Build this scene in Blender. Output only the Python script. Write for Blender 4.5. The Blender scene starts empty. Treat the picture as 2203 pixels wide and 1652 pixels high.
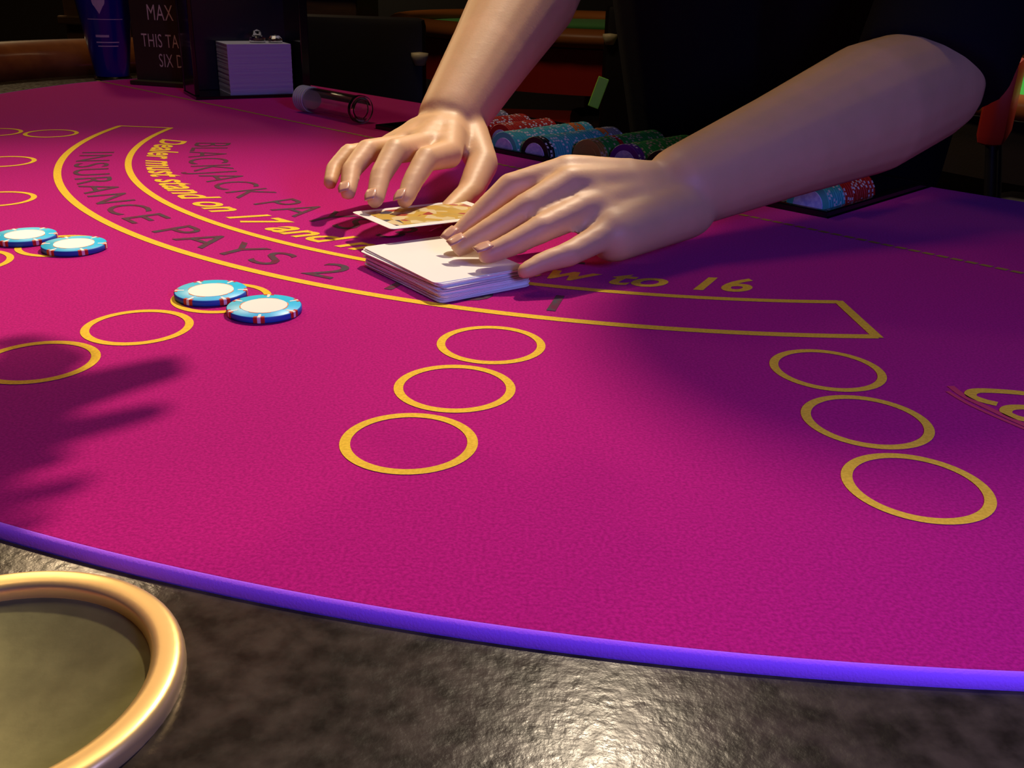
import bpy, bmesh, math, random
from mathutils import Vector, Matrix

random.seed(7)
S = bpy.context.scene
COL = S.collection
PI = math.pi
MM = 0.001
RAD = math.radians
FLOOR_Z = -0.92

# ------------------------------------------------------------------ camera
cam_data = bpy.data.cameras.new('camera')
cam = bpy.data.objects.new('camera', cam_data)
COL.objects.link(cam)
S.camera = cam
PITCH, ROLL, FOC = 0.3995066, 0.0309738, 2099.58
fw = Vector((0, math.cos(PITCH), -math.sin(PITCH)))
rt0 = Vector((1, 0, 0))
up0 = Vector((0, math.sin(PITCH), math.cos(PITCH)))
rt = math.cos(ROLL) * rt0 + math.sin(ROLL) * up0
up = -math.sin(ROLL) * rt0 + math.cos(ROLL) * up0
m = Matrix((rt, up, -fw)).transposed().to_4x4()
m.translation = Vector((0, 0, 0.171491))
cam.matrix_world = m
cam_data.sensor_width = 36.0
cam_data.sensor_fit = 'HORIZONTAL'
cam_data.lens = FOC / 2203.0 * 36.0
cam_data.clip_start = 0.01

# ------------------------------------------------------------------ world, lamps, exposure
S.view_settings.view_transform = 'Standard'
S.view_settings.look = 'None'
S.view_settings.gamma = 1.0
S.view_settings.use_curve_mapping = False
S.view_settings.exposure = 0.0

w = bpy.data.worlds.new('world')
S.world = w
w.use_nodes = True
bg = w.node_tree.nodes['Background']
bg.inputs[0].default_value = (0.35, 0.30, 0.9, 1)
bg.inputs[1].default_value = 0.02


def lamp(name, kind, loc, target, power, color, size=0.1, spot=None, blend=0.5):
    d = bpy.data.lights.new(name, kind)
    d.energy = power
    d.color = color
    if kind == 'AREA':
        d.shape = 'DISK'
        d.size = size
    else:
        d.shadow_soft_size = size
    if kind == 'SPOT':
        d.spot_size = spot
        d.spot_blend = blend
    o = bpy.data.objects.new(name, d)
    COL.objects.link(o)
    o.location = loc
    o.rotation_euler = (Vector(target) - Vector(loc)).to_track_quat('-Z', 'Y').to_euler()
    return o


lamp('table_downlight', 'SPOT', (0.22, 1.62, 1.50), (-0.36, 0.40, 0), 178, (1.0, 0.81, 0.58), 0.045, RAD(41), 1.0)
lamp('left_downlight', 'SPOT', (-1.15, 2.25, 1.50), (-0.32, 0.25, 0), 62, (1.0, 0.72, 0.42), 0.05, RAD(21), 1.0)
lamp('front_blue_light', 'AREA', (0.28, -0.02, 0.29), (0.14, 0.40, 0.0), 2.0, (0.24, 0.26, 1.0), 0.16)
lamp('overhead_fill', 'AREA', (-0.55, 1.30, 2.05), (-0.4, 1.2, 0.0), 8.2, (1.0, 0.76, 0.46), 0.7)  # unseen fill, added to warm the shadowed felt
lamp('side_table_fill', 'SPOT', (1.75, 2.5, 1.4), (1.4, 2.2, 0), 70, (1.0, 0.80, 0.55), 0.1, 1.1, 0.5)  # added without a fixture, brightens the green table and red chair
lamp('armrest_fill', 'POINT', (-1.45, 2.80, 1.05), (0, 0, 0), 30.0, (1.0, 0.74, 0.40), 0.10)  # unseen light, placed to put a highlight on the armrest

# ------------------------------------------------------------------ helpers


def mat(name, color, rough=0.6, metal=0.0, noise=None, bump=None, sheen=0.0, spec=0.5, trans=0.0, ior=1.45,
        emit=None, emit_s=0.0, sheen_tint=(1, 1, 1), sub=0.0, coat=0.0, rough_noise=None):
    """noise=(scale, second colour, detail, stretch); bump=(scale, strength, distance)"""
    M = bpy.data.materials.new(name)
    M.use_nodes = True
    nt = M.node_tree
    b = nt.nodes['Principled BSDF']
    I = b.inputs
    I['Base Color'].default_value = (*color, 1)
    I['Roughness'].default_value = rough
    I['Metallic'].default_value = metal
    I['Specular IOR Level'].default_value = spec
    I['IOR'].default_value = ior
    I['Transmission Weight'].default_value = trans
    I['Sheen Weight'].default_value = sheen
    I['Sheen Tint'].default_value = (*sheen_tint, 1)
    I['Sheen Roughness'].default_value = 0.4
    I['Coat Weight'].default_value = coat
    I['Coat Roughness'].default_value = 0.09
    if sub:
        I['Subsurface Weight'].default_value = sub
        I['Subsurface Radius'].default_value = (0.008, 0.003, 0.0015)
        I['Subsurface Scale'].default_value = 1.0
    if emit:
        I['Emission Color'].default_value = (*emit, 1)
        I['Emission Strength'].default_value = emit_s
    tc = None
    if noise or bump or rough_noise:
        tc = nt.nodes.new('ShaderNodeTexCoord')
    if noise:
        sc, c2, det, stretch = noise
        mp = nt.nodes.new('ShaderNodeMapping')
        mp.inputs['Scale'].default_value = stretch
        nt.links.new(tc.outputs['Object'], mp.inputs[0])
        n = nt.nodes.new('ShaderNodeTexNoise')
        n.inputs['Scale'].default_value = sc
        n.inputs['Detail'].default_value = det
        nt.links.new(mp.outputs[0], n.inputs['Vector'])
        r = nt.nodes.new('ShaderNodeValToRGB')
        r.color_ramp.elements[0].position = 0.35
        r.color_ramp.elements[1].position = 0.65
        r.color_ramp.elements[0].color = (*color, 1)
        r.color_ramp.elements[1].color = (*c2, 1)
        nt.links.new(n.outputs['Fac'], r.inputs[0])
        nt.links.new(r.outputs[0], I['Base Color'])
    if rough_noise:
        sc, lo, hi, stretch = rough_noise
        mp = nt.nodes.new('ShaderNodeMapping')
        mp.inputs['Scale'].default_value = stretch
        nt.links.new(tc.outputs['Object'], mp.inputs[0])
        n = nt.nodes.new('ShaderNodeTexNoise')
        n.inputs['Scale'].default_value = sc
        n.inputs['Detail'].default_value = 5
        nt.links.new(mp.outputs[0], n.inputs['Vector'])
        r = nt.nodes.new('ShaderNodeMapRange')
        r.inputs['From Min'].default_value = 0.3
        r.inputs['From Max'].default_value = 0.7
        r.inputs['To Min'].default_value = lo
        r.inputs['To Max'].default_value = hi
        nt.links.new(n.outputs['Fac'], r.inputs['Value'])
        nt.links.new(r.outputs[0], I['Roughness'])
    if bump:
        sc, st, dist = bump
        n = nt.nodes.new('ShaderNodeTexNoise')
        n.inputs['Scale'].default_value = sc
        n.inputs['Detail'].default_value = 4
        nt.links.new(tc.outputs['Object'], n.inputs['Vector'])
        bp = nt.nodes.new('ShaderNodeBump')
        bp.inputs['Strength'].default_value = st
        bp.inputs['Distance'].default_value = dist
        nt.links.new(n.outputs['Fac'], bp.inputs['Height'])
        nt.links.new(bp.outputs[0], I['Normal'])
    return M


FELT = mat('crimson_felt', (0.53, 0.011, 0.195), 0.95, noise=(800, (0.37, 0.0065, 0.135), 3, (1, 1, 1)),
           bump=(1400, 0.35, 0.0006), sheen=0.25, spec=0.05, sheen_tint=(0.55, 0.25, 1.0))
EDGE = mat('felt_edge_blue_light', (0.50, 0.13, 1.0), 0.8, bump=(1200, 0.3, 0.0005), sheen=0.3, spec=0.05)  # blue light on the felt edge, put into the colour
GOLD = mat('gold_print', (0.88, 0.58, 0.055), 0.9, noise=(700, (0.74, 0.48, 0.04), 2, (1, 1, 1)), spec=0.05)
GREYP = mat('dark_grey_print', (0.07, 0.07, 0.085), 0.95, spec=0.05, noise=(260, (0.15, 0.025, 0.06), 2, (1, 1, 1)))
FADED = mat('faded_red_print', (0.62, 0.06, 0.12), 0.95, spec=0.05)
STITCH = mat('stitch_gold', (0.34, 0.22, 0.06), 0.9, spec=0.05)
RAIL = mat('dark_wood', (0.018, 0.014, 0.0085), 0.4, noise=(110, (0.054, 0.041, 0.026), 6, (1, 1, 1)),
           bump=(330, 0.20, 0.0006), rough_noise=(200, 0.17, 0.28, (1, 1, 1)), spec=0.15)
ARM = mat('brown_armrest', (0.30, 0.095, 0.022), 0.30, coat=1.0, noise=(40, (0.22, 0.06, 0.015), 4, (1, 1, 1)), bump=(60, 0.1, 0.0008))
BRASS = mat('brass', (0.98, 0.68, 0.26), 0.36, 0.72, bump=(300, 0.05, 0.0004))
BRASS_IN = mat('brushed_brass', (0.25, 0.24, 0.10), 0.45, 0.5, noise=(60, (0.18, 0.17, 0.07), 4, (1, 1, 1)), bump=(220, 0.15, 0.0005))
APRON = mat('dark_leatherette', (0.02, 0.012, 0.012), 0.5, bump=(200, 0.2, 0.001))
CYAN = mat('cyan_clay', (0.014, 0.56, 1.0), 0.4, noise=(300, (0.018, 0.62, 1.0), 2, (1, 1, 1)))
CYAN_SHADED = mat('cyan_clay_shaded', (0.012, 0.12, 0.55), 0.5)  # chip sides: shade and blue light painted into the clay colour
WHITE = mat('white_inlay', (0.93, 0.93, 0.90), 0.45)
WHITEC = mat('white_clay', (0.85, 0.85, 0.85), 0.5)
REDC = mat('red_clay', (0.55, 0.02, 0.015), 0.5)
ORANGE = mat('orange_print', (0.75, 0.20, 0.03), 0.6)
BLACKC = mat('black_clay', (0.012, 0.012, 0.014), 0.45)
GREENC = mat('green_clay', (0.035, 0.40, 0.06), 0.5)
TEALC = mat('teal_clay', (0.07, 0.52, 0.50), 0.5)
GOLDC = mat('gold_clay', (0.42, 0.27, 0.05), 0.45)
PURPLEC = mat('purple_clay', (0.13, 0.02, 0.30), 0.5)
SILVERC = mat('grey_clay', (0.25, 0.26, 0.30), 0.5)
LAV = mat('lavender_inlay', (0.66, 0.68, 1.0), 0.5, noise=(260, (0.40, 0.42, 0.85), 3, (1, 1, 1)))
SKIN = mat('skin', (0.72, 0.445, 0.235), 0.5, noise=(45, (0.77, 0.465, 0.255), 3, (1, 1, 1)), bump=(500, 0.12, 0.0006), sub=0.12)
NAIL = mat('nail', (0.68, 0.38, 0.26), 0.3, coat=0.2)
HAIR = mat('dark_hair', (0.02, 0.012, 0.008), 0.5)
EYE = mat('eye_white', (0.8, 0.8, 0.8), 0.2)
CLOTH = mat('black_cloth', (0.006, 0.006, 0.010), 0.9, bump=(600, 0.3, 0.001), spec=0.15)
DENIM = mat('dark_denim', (0.02, 0.025, 0.06), 0.9)
CARD = mat('card_white', (0.95, 0.95, 0.95), 0.35)
CARD_EDGE = mat('card_edge', (0.62, 0.63, 0.80), 0.6)
STACK = mat('card_stack_edge', (0.60, 0.63, 0.95), 0.6)
ACR_BLACK = mat('black_acrylic', (0.006, 0.006, 0.009), 0.12)
ACR_SMOKE = mat('smoked_panel_sheen', (0.012, 0.014, 0.030), 0.15)  # smoked acrylic, bluish tint paints in a clear front panel's reflection
ACR = mat('clear_acrylic', (0.96, 0.97, 1.0), 0.03, trans=1.0, ior=1.48)
CAPM = mat('frosted_cap', (0.72, 0.78, 1.0), 0.18, trans=0.35, ior=1.48)
SIGN = mat('brown_sign', (0.040, 0.030, 0.022), 0.5)
LETTER = mat('sign_white', (0.75, 0.72, 0.62), 0.5)
CUPB = mat('blue_cup', (0.006, 0.012, 0.30), 0.25, coat=0.3)
CUPRIM = mat('pale_blue_plastic', (0.10, 0.18, 0.55), 0.2)
CUPMARK = mat('cup_white_mark', (0.62, 0.66, 0.72), 0.5)
GREENF = mat('green_felt', (0.03, 0.30, 0.035), 0.9, sheen=0.2)
GREENF2 = mat('bright_green_felt', (0.06, 0.62, 0.10), 0.9)
REDV = mat('red_vinyl', (0.50, 0.025, 0.015), 0.4)
WOODB = mat('brown_wood', (0.085, 0.038, 0.012), 0.5, noise=(6, (0.05, 0.022, 0.008), 4, (1, 1, 8)))
WOODR = mat('orange_wood', (0.42, 0.13, 0.03), 0.4)
BLACKV = mat('black_vinyl', (0.010, 0.007, 0.010), 0.5)
STEEL = mat('steel', (0.4, 0.4, 0.42), 0.3, 1.0)
CREAM = mat('cream_cap', (0.75, 0.62, 0.38), 0.4)
CARPET = mat('dark_carpet', (0.03, 0.008, 0.010), 0.95, noise=(14, (0.012, 0.008, 0.020), 3, (1, 1, 1)))
WALL = mat('wall_paint', (0.035, 0.020, 0.012), 0.8)
CEIL = mat('ceiling_paint', (0.03, 0.025, 0.025), 0.9)
GREENTAG = mat('green_tag', (0.32, 0.85, 0.02), 0.5)


def court_material():
    """printed picture-card face: blotches of gold, red, blue-black on cream"""
    M = bpy.data.materials.new('court_card_print')
    M.use_nodes = True
    nt = M.node_tree
    b = nt.nodes['Principled BSDF']
    b.inputs['Roughness'].default_value = 0.35
    tc = nt.nodes.new('ShaderNodeTexCoord')
    v = nt.nodes.new('ShaderNodeTexVoronoi')
    v.inputs['Scale'].default_value = 130
    nt.links.new(tc.outputs['Object'], v.inputs['Vector'])
    sep = nt.nodes.new('ShaderNodeSeparateColor')
    nt.links.new(v.outputs['Color'], sep.inputs[0])
    r = nt.nodes.new('ShaderNodeValToRGB')
    r.color_ramp.interpolation = 'CONSTANT'
    e = r.color_ramp.elements
    e[0].position, e[0].color = 0.0, (0.62, 0.40, 0.06, 1)
    e[1].position, e[1].color = 0.36, (0.75, 0.62, 0.34, 1)
    for p, c in ((0.66, (0.40, 0.05, 0.03, 1)), (0.76, (0.05, 0.05, 0.09, 1)), (0.86, (0.55, 0.38, 0.08, 1))):
        k = e.new(p)
        k.color = c
    nt.links.new(sep.outputs[0], r.inputs[0])
    nt.links.new(r.outputs[0], b.inputs['Base Color'])
    return M


COURT = court_material()


def tag(o, label=None, cat=None, group=None, kind=None):
    if label:
        o['label'] = label
    if cat:
        o['category'] = cat
    if group:
        o['group'] = group
    if kind:
        o['kind'] = kind
    return o


def empty(name, loc=(0, 0, 0)):
    o = bpy.data.objects.new(name, None)
    o.empty_display_size = 0.05
    COL.objects.link(o)
    o.location = loc
    return o


def world_loc(o):
    v = Vector(o.location)
    while o.parent:
        o = o.parent
        v += Vector(o.location)
    return v


def finish(name, me, mats, parent=None, origin=None, smooth=False):
    """mesh given in world coordinates -> object whose own origin is the parent's (or `origin`)"""
    if not isinstance(mats, (list, tuple)):
        mats = [mats]
    for x in mats:
        me.materials.append(x)
    o = bpy.data.objects.new(name, me)
    COL.objects.link(o)
    off = Vector((0, 0, 0))
    if parent is not None:
        o.parent = parent
        off = world_loc(parent)
    elif origin is not None:
        off = Vector(origin)
        o.location = off
    me.transform(Matrix.Translation(-off))
    if smooth:
        for p in me.polygons:
            p.use_smooth = True
    return o


def build(name, bm, mats, parent=None, origin=None, smooth=False, angle=None):
    bmesh.ops.recalc_face_normals(bm, faces=bm.faces[:])
    me = bpy.data.meshes.new(name)
    bm.to_mesh(me)
    bm.free()
    o = finish(name, me, mats, parent, origin, smooth)
    if angle:
        for p in me.polygons:
            p.use_smooth = True
        me.set_sharp_from_angle(angle=math.radians(angle))
    return o


def copy_tree(o, parent=None):
    c = o.copy()
    COL.objects.link(c)
    if parent:
        c.parent = parent
    for ch in list(o.children):
        copy_tree(ch, c)
    return c


def box(bm, c, s, rot=None, bevel=0.0, mi=0):
    """box of full size s centred at c; rot = 3x3 or z angle"""
    R = Matrix.Identity(3) if rot is None else (Matrix.Rotation(rot, 3, 'Z') if isinstance(rot, (int, float)) else rot)
    t = bmesh.new()
    bmesh.ops.create_cube(t, size=1)
    for v in t.verts:
        v.co = Vector((v.co.x * s[0], v.co.y * s[1], v.co.z * s[2]))
    if bevel:
        bmesh.ops.bevel(t, geom=t.edges[:], offset=bevel, segments=2, profile=0.6, affect='EDGES')
    vm = {}
    for v in t.verts:
        vm[v] = bm.verts.new(R @ v.co + Vector(c))
    for f in t.faces:
        nf = bm.faces.new([vm[v] for v in f.verts])
        nf.material_index = mi
    t.free()


def frame_from(z, xhint=None):
    z = Vector(z).normalized()
    h = Vector(xhint) if xhint is not None else (Vector((0, 0, 1)) if abs(z.z) < 0.9 else Vector((1, 0, 0)))
    x = (h - z * h.dot(z)).normalized()
    y = z.cross(x)
    return x, y, z


def lathe(bm, prof, origin=(0, 0, 0), axis=(0, 0, 1), seg=40, mi=0, closed=False, mis=None):
    x, y, z = frame_from(axis)
    o = Vector(origin)
    rings = []
    for r, h in prof:
        if r < 1e-7:
            rings.append([bm.verts.new(o + z * h)])
        else:
            rings.append([bm.verts.new(o + z * h + (x * math.cos(2 * PI * k / seg) + y * math.sin(2 * PI * k / seg)) * r)
                          for k in range(seg)])
    n = len(rings)
    for i in range(n if closed else n - 1):
        a, b = rings[i], rings[(i + 1) % n]
        for k in range(seg):
            k2 = (k + 1) % seg
            if len(a) == 1 and len(b) == 1:
                continue
            if len(a) == 1:
                f = bm.faces.new((a[0], b[k], b[k2]))
            elif len(b) == 1:
                f = bm.faces.new((a[k], b[0], a[k2]))
            else:
                f = bm.faces.new((a[k], b[k], b[k2], a[k2]))
            f.material_index = mis[i] if mis else mi


def capsule(bm, a, b, ra, rb, seg=16, flat_a=False, flat_b=False, squash=None):
    """tapered capsule between a and b (world mm-scale metres). squash=(dir, factor) flattens across dir"""
    a, b = Vector(a), Vector(b)
    d = b - a
    if d.length < 1e-6:
        d = Vector((0, 0, 1e-6))
    x, y, z = frame_from(d, squash[0] if squash else None)
    L = d.length
    sx = squash[1] if squash else 1.0
    rows = []
    if flat_a:
        rows.append((0.0, 0.0))
        rows.append((ra, 0.0))
    else:
        for i in range(0, 6):
            t = PI / 2 * i / 5
            rows.append((ra * math.sin(t), -ra * math.cos(t)))
    if flat_b:
        rows.append((rb, L))
        rows.append((0.0, L))
    else:
        for i in range(0, 6):
            t = PI / 2 * i / 5
            rows.append((rb * math.cos(t), L + rb * math.sin(t)))
    rings = []
    for r, h in rows:
        if r < 1e-6:
            rings.append([bm.verts.new(a + z * h)])
        else:
            rings.append([bm.verts.new(a + z * h + x * (r * sx * math.cos(2 * PI * k / seg)) + y * (r * math.sin(2 * PI * k / seg)))
                          for k in range(seg)])
    for p, q in zip(rings, rings[1:]):
        for k in range(seg):
            k2 = (k + 1) % seg
            if len(p) == 1 and len(q) == 1:
                continue
            if len(p) == 1:
                bm.faces.new((p[0], q[k2], q[k]))
            elif len(q) == 1:
                bm.faces.new((p[k], p[k2], q[0]))
            else:
                bm.faces.new((p[k], p[k2], q[k2], q[k]))


def fuse(bm, voxel, smooth_it, name):
    """one continuous skin out of overlapping capsules"""
    bmesh.ops.recalc_face_normals(bm, faces=bm.faces[:])
    me = bpy.data.meshes.new('tmp')
    bm.to_mesh(me)
    bm.free()
    o = bpy.data.objects.new('tmp', me)
    COL.objects.link(o)
    r = o.modifiers.new('r', 'REMESH')
    r.mode = 'VOXEL'
    r.voxel_size = voxel
    r.adaptivity = 0.0
    s = o.modifiers.new('s', 'SMOOTH')
    s.factor = 0.5
    s.iterations = smooth_it
    dg = bpy.context.evaluated_depsgraph_get()
    out = bpy.data.meshes.new_from_object(o.evaluated_get(dg))
    bpy.data.objects.remove(o)
    bpy.data.meshes.remove(me)
    out.name = name
    return out


def text_mesh(s, shear=0.0, offset=0.0, spacing=1.0, width=None, height=None, res=4):
    """flat lettering, x from 0..width, baseline y=0, cap height = height"""
    cu = bpy.data.curves.new('t', 'FONT')
    cu.body = s
    cu.size = 1.0
    cu.shear = shear
    cu.offset = offset
    cu.space_character = spacing
    cu.resolution_u = res
    o = bpy.data.objects.new('t', cu)
    COL.objects.link(o)
    dg = bpy.context.evaluated_depsgraph_get()
    me = bpy.data.meshes.new_from_object(o.evaluated_get(dg))
    bpy.data.objects.remove(o)
    xs = [v.co.x for v in me.vertices]
    x0, x1 = min(xs), max(xs)
    cap = 0.69
    kx = width / (x1 - x0) if width else height / cap
    ky = height / cap
    for v in me.vertices:
        v.co = Vector(((v.co.x - x0) * kx, v.co.y * ky, 0))
    return me


# table frame: centre of the arcs, u = dealer's edge direction, n = towards the dealer
CX, CY = 0.14957, 1.08127
UX, UY = 0.725, -0.689
NX, NY = 0.689, 0.725


def T(u, n, z=0.0):
    return Vector((CX + u * UX + n * NX, CY + u * UY + n * NY, z))


def TP(R, th, z=0.0):
    return T(R * math.sin(th), -R * math.cos(th), z)


# ------------------------------------------------------------------ setting: floor, walls, ceiling


def slab(name, c, s, m_, label=None):
    bm = bmesh.new()
    box(bm, c, s)
    o = build(name, bm, m_, origin=c)
    o['kind'] = 'structure'
    return o


slab('floor', (0.2, 2.2, FLOOR_Z - 0.05), (8.4, 9.4, 0.1), CARPET)
slab('ceiling', (0.2, 2.2, 2.15), (8.4, 9.4, 0.1), CEIL)
slab('wall_back', (0.2, 6.85, 0.59), (8.4, 0.1, 3.02), WALL)
slab('wall_front', (0.2, -2.45, 0.59), (8.4, 0.1, 3.02), WALL)
slab('wall_left', (-3.95, 2.2, 0.59), (0.1, 9.2, 3.02), WALL)
slab('wall_right', (4.35, 2.2, 0.59), (0.1, 9.2, 3.02), WALL)
slab('trim_1', (0.2, 6.77, 0.16), (8.2, 0.06, 0.05), WOODR)
slab('baseboard_back', (0.2, 6.78, FLOOR_Z + 0.07), (8.2, 0.04, 0.14), WOODB)

# ------------------------------------------------------------------ the blackjack table


def edge_R(th):
    a = abs(math.degrees(th))
    pts = [(0, 0.868), (50, 0.868), (58, 0.882), (66, 0.902), (76, 0.925)]
    for (a0, r0), (a1, r1) in zip(pts, pts[1:]):
        if a <= a1:
            t = (a - a0) / (a1 - a0)
            t = t * t * (3 - 2 * t) if a0 == 50 else t
            return r0 + (r1 - r0) * t
    return pts[-1][1]


outline = []            # (u, n) from the left end of the dealer's edge round to the right end
N_END = 0.030
UE = 0.925 * math.sin(RAD(76))
NE = -0.925 * math.cos(RAD(76))
for k in range(10):
    t = k / 10
    outline.append((-UE - 0.005 * (1 - t), N_END + (NE - N_END) * t))
for k in range(153):
    th = RAD(-76 + k)
    R = edge_R(th)
    outline.append((R * math.sin(th), -R * math.cos(th)))
for k in range(1, 11):
    t = k / 10
    outline.append((UE + 0.005 * t, NE + (N_END - NE) * t))
# smooth the outline a little
for _ in range(6):
    outline = [outline[0]] + [tuple((outline[i - 1][j] + 2 * outline[i][j] + outline[i + 1][j]) / 4 for j in (0, 1))
                              for i in range(1, len(outline) - 1)] + [outline[-1]]
normals = []
for i in range(len(outline)):
    a = outline[max(0, i - 1)]
    b = outline[min(len(outline) - 1, i + 1)]
    d = Vector((b[0] - a[0], b[1] - a[1])).normalized()
    normals.append((d.y, -d.x) if True else None)
# outward = away from the centre
if normals[80][0] * outline[80][0] + normals[80][1] * outline[80][1] < 0:
    normals = [(-a, -b) for a, b in normals]


def off(i, d, z):
    return T(outline[i][0] + normals[i][0] * d, outline[i][1] + normals[i][1] * d, z)


def sweep(prof, closed=True, mis=None):
    bm = bmesh.new()
    rows = [[bm.verts.new(off(i, d, z)) for d, z in prof] for i in range(len(outline))]
    n = len(prof)
    for a, b in zip(rows, rows[1:]):
        for k in range(n if closed else n - 1):
            k2 = (k + 1) % n
            bm.faces.new((a[k], b[k], b[k2], a[k2]))
    if closed:
        bm.faces.new(rows[0])
        bm.faces.new(rows[-1][::-1])
    return bm


table = empty('blackjack_table', T(0, -0.45, FLOOR_Z))
tag(table, 'crimson felt blackjack table with gold betting circles and dark wood rail', 'table')

TRU, TR0, TR1 = 0.285, -0.168, 0.022     # chip tray recess
TRC = 0.005
# felt: flat top with a recess for the tray, rounded felt edge
bm = bmesh.new()
top = [bm.verts.new(off(i, -0.0030, 0)) for i in range(len(outline))]
notch = [bm.verts.new(T(u, n, 0)) for u, n in ((TRC + TRU, N_END), (TRC + TRU, TR0), (TRC - TRU, TR0), (TRC - TRU, N_END))]
bm.faces.new(top + notch)
prev = top
for d, z in ((-0.0026, -0.0001), (-0.0026, -0.009), (-0.02, -0.009)):
    row = [bm.verts.new(off(i, d, z)) for i in range(len(outline))]
    for i in range(len(row) - 1):
        bm.faces.new((prev[i], row[i], row[i + 1], prev[i + 1]))
    prev = row
felt = build('felt_top', bm, FELT, table)
for p in felt.data.polygons:
    p.use_smooth = len(p.vertices) == 4
tag(felt, 'crimson felt playing surface')
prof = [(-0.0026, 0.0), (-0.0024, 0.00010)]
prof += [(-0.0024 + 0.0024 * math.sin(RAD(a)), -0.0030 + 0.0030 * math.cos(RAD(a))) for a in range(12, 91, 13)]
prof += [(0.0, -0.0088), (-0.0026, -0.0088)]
lit_edge = build('lit_felt_edge', sweep(prof), EDGE, table, smooth=True)  # strip added to carry the violet light along the felt's edge
tag(lit_edge, 'edge strip of the felt, coloured violet for the blue light on it')

# board under the felt, recess floor, apron, pedestal
bm = bmesh.new()
b1 = [bm.verts.new(off(i, -0.004, -0.0095)) for i in range(0, len(outline), 4)]
b2 = [bm.verts.new(off(i, -0.004, -0.060)) for i in range(0, len(outline), 4)]
bm.faces.new(b2)
for i in range(len(b1) - 1):
    bm.faces.new((b1[i], b1[i + 1], b2[i + 1], b2[i]))
bm.faces.new((b1[0], b2[0], b2[-1], b1[-1]))
build('board', bm, APRON, table)

rail = sweep([(0.0008, -0.0040), (0.118, -0.0040), (0.122, -0.0065), (0.122, -0.050), (0.0008, -0.050)])
rail_obj = build('wood_rail', rail, RAIL, table, angle=30)
prof = []
for k in range(20):
    a = 2 * PI * k / 20
    prof.append((0.158 + 0.036 * math.cos(a), 0.012 + 0.038 * math.sin(a)))
build('armrest', sweep(prof), ARM, table, smooth=True)
bm = sweep([(-0.03, -0.050), (0.10, -0.050), (0.10, -0.16), (-0.03, -0.16)])
build('apron', bm, APRON, table, angle=30)
bm = bmesh.new()
box(bm, T(0, -0.40, (FLOOR_Z - 0.06) / 2 + 0.0), (0.7, 0.42, -FLOOR_Z - 0.14), math.atan2(UY, UX), 0.01)
build('pedestal', bm, WOODB, table)
bm = bmesh.new()
box(bm, T(0, -0.40, FLOOR_Z + 0.03), (0.95, 0.62, 0.06), math.atan2(UY, UX), 0.01)
build('foot', bm, WOODB, table)

# cup holders let into the rail: bore the wells out of the rail first
HOLDERS = (48.0, 25.7, 3.4, -18.9, -41.2, -63.5)
bm = bmesh.new()
for th in HOLDERS:
    c = TP(0.9262 + (edge_R(RAD(th)) - 0.868), RAD(th), -0.004)
    lathe(bm, [(0, -0.022), (0.0440, -0.022), (0.0440, 0.01), (0, 0.01)], c, seg=64)
bmesh.ops.recalc_face_normals(bm, faces=bm.faces[:])
me = bpy.data.meshes.new('bore')
bm.to_mesh(me)
bm.free()
bore = bpy.data.objects.new('bore', me)
COL.objects.link(bore)
bore.location = world_loc(rail_obj)
me.transform(Matrix.Translation(-world_loc(rail_obj)))
md = rail_obj.modifiers.new('bore', 'BOOLEAN')
md.operation = 'DIFFERENCE'
md.solver = 'EXACT'
md.object = bore
bpy.context.view_layer.update()
new_me = bpy.data.meshes.new_from_object(rail_obj.evaluated_get(bpy.context.evaluated_depsgraph_get()))
rail_obj.modifiers.clear()
rail_obj.data = new_me
bpy.data.objects.remove(bore)
for th in HOLDERS:
    R = 0.9262 + (edge_R(RAD(th)) - 0.868)
    c = TP(R, RAD(th), -0.004)
    bm = bmesh.new()
    prof = []
    for k in range(17):     # raised rounded rim
        a = PI * k / 16
        prof.append((0.0458 + 0.0046 * math.copysign(abs(math.cos(a)) ** 0.6, math.cos(a)), 0.0042 * math.sin(a) ** 0.7 + 0.0010))
    prof += [(0.0418, -0.002), (0.0452, -0.0015), (0.0503, -0.001)]
    lathe(bm, prof, c, seg=72, closed=True)
    rim = build('cup_holder', bm, BRASS, table, angle=60)
    bm = bmesh.new()
    lathe(bm, [(0.0425 * k / 12, 0.0008 - 0.0095 * (1 - (k / 12) ** 2)) for k in range(12, -1, -1)], c, seg=64)
    build('cup_well', bm, BRASS_IN, rim, smooth=True)

# ---- printing on the felt
ZP = 0.00025


def ribbon(pts, wdt, z=ZP):
    """flat strip of width wdt along the world-space polyline pts"""
    bm = bmesh.new()
    L = []
    for i in range(len(pts)):
        a = Vector(pts[max(0, i - 1)]).to_2d()
        b = Vector(pts[min(len(pts) - 1, i + 1)]).to_2d()
        d = (b - a).normalized()
        nn = Vector((-d.y, d.x)) * wdt / 2
        p = Vector(pts[i]).to_2d()
        L.append((bm.verts.new((p.x + nn.x, p.y + nn.y, z)), bm.verts.new((p.x - nn.x, p.y - nn.y, z))))
    for (a, b), (c, d) in zip(L, L[1:]):
        bm.faces.new((a, b, d, c))
    return bm


def ring(c, r, wdt, z=ZP, seg=64):
    bm = bmesh.new()
    A = [bm.verts.new((c.x + (r + wdt / 2) * math.cos(2 * PI * k / seg), c.y + (r + wdt / 2) * math.sin(2 * PI * k / seg), z)) for k in range(seg)]
    B = [bm.verts.new((c.x + (r - wdt / 2) * math.cos(2 * PI * k / seg), c.y + (r - wdt / 2) * math.sin(2 * PI * k / seg), z)) for k in range(seg)]
    for k in range(seg):
        bm.faces.new((A[k], A[(k + 1) % seg], B[(k + 1) % seg], B[k]))
    return bm


for s in range(-3, 4):
    th = RAD(s * 14.52 + 0.1)
    for R in (0.6455, 0.7035, 0.7610):
        build('betting_circle', ring(TP(R, th), 0.025, 0.0042), GOLD, table)

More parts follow.
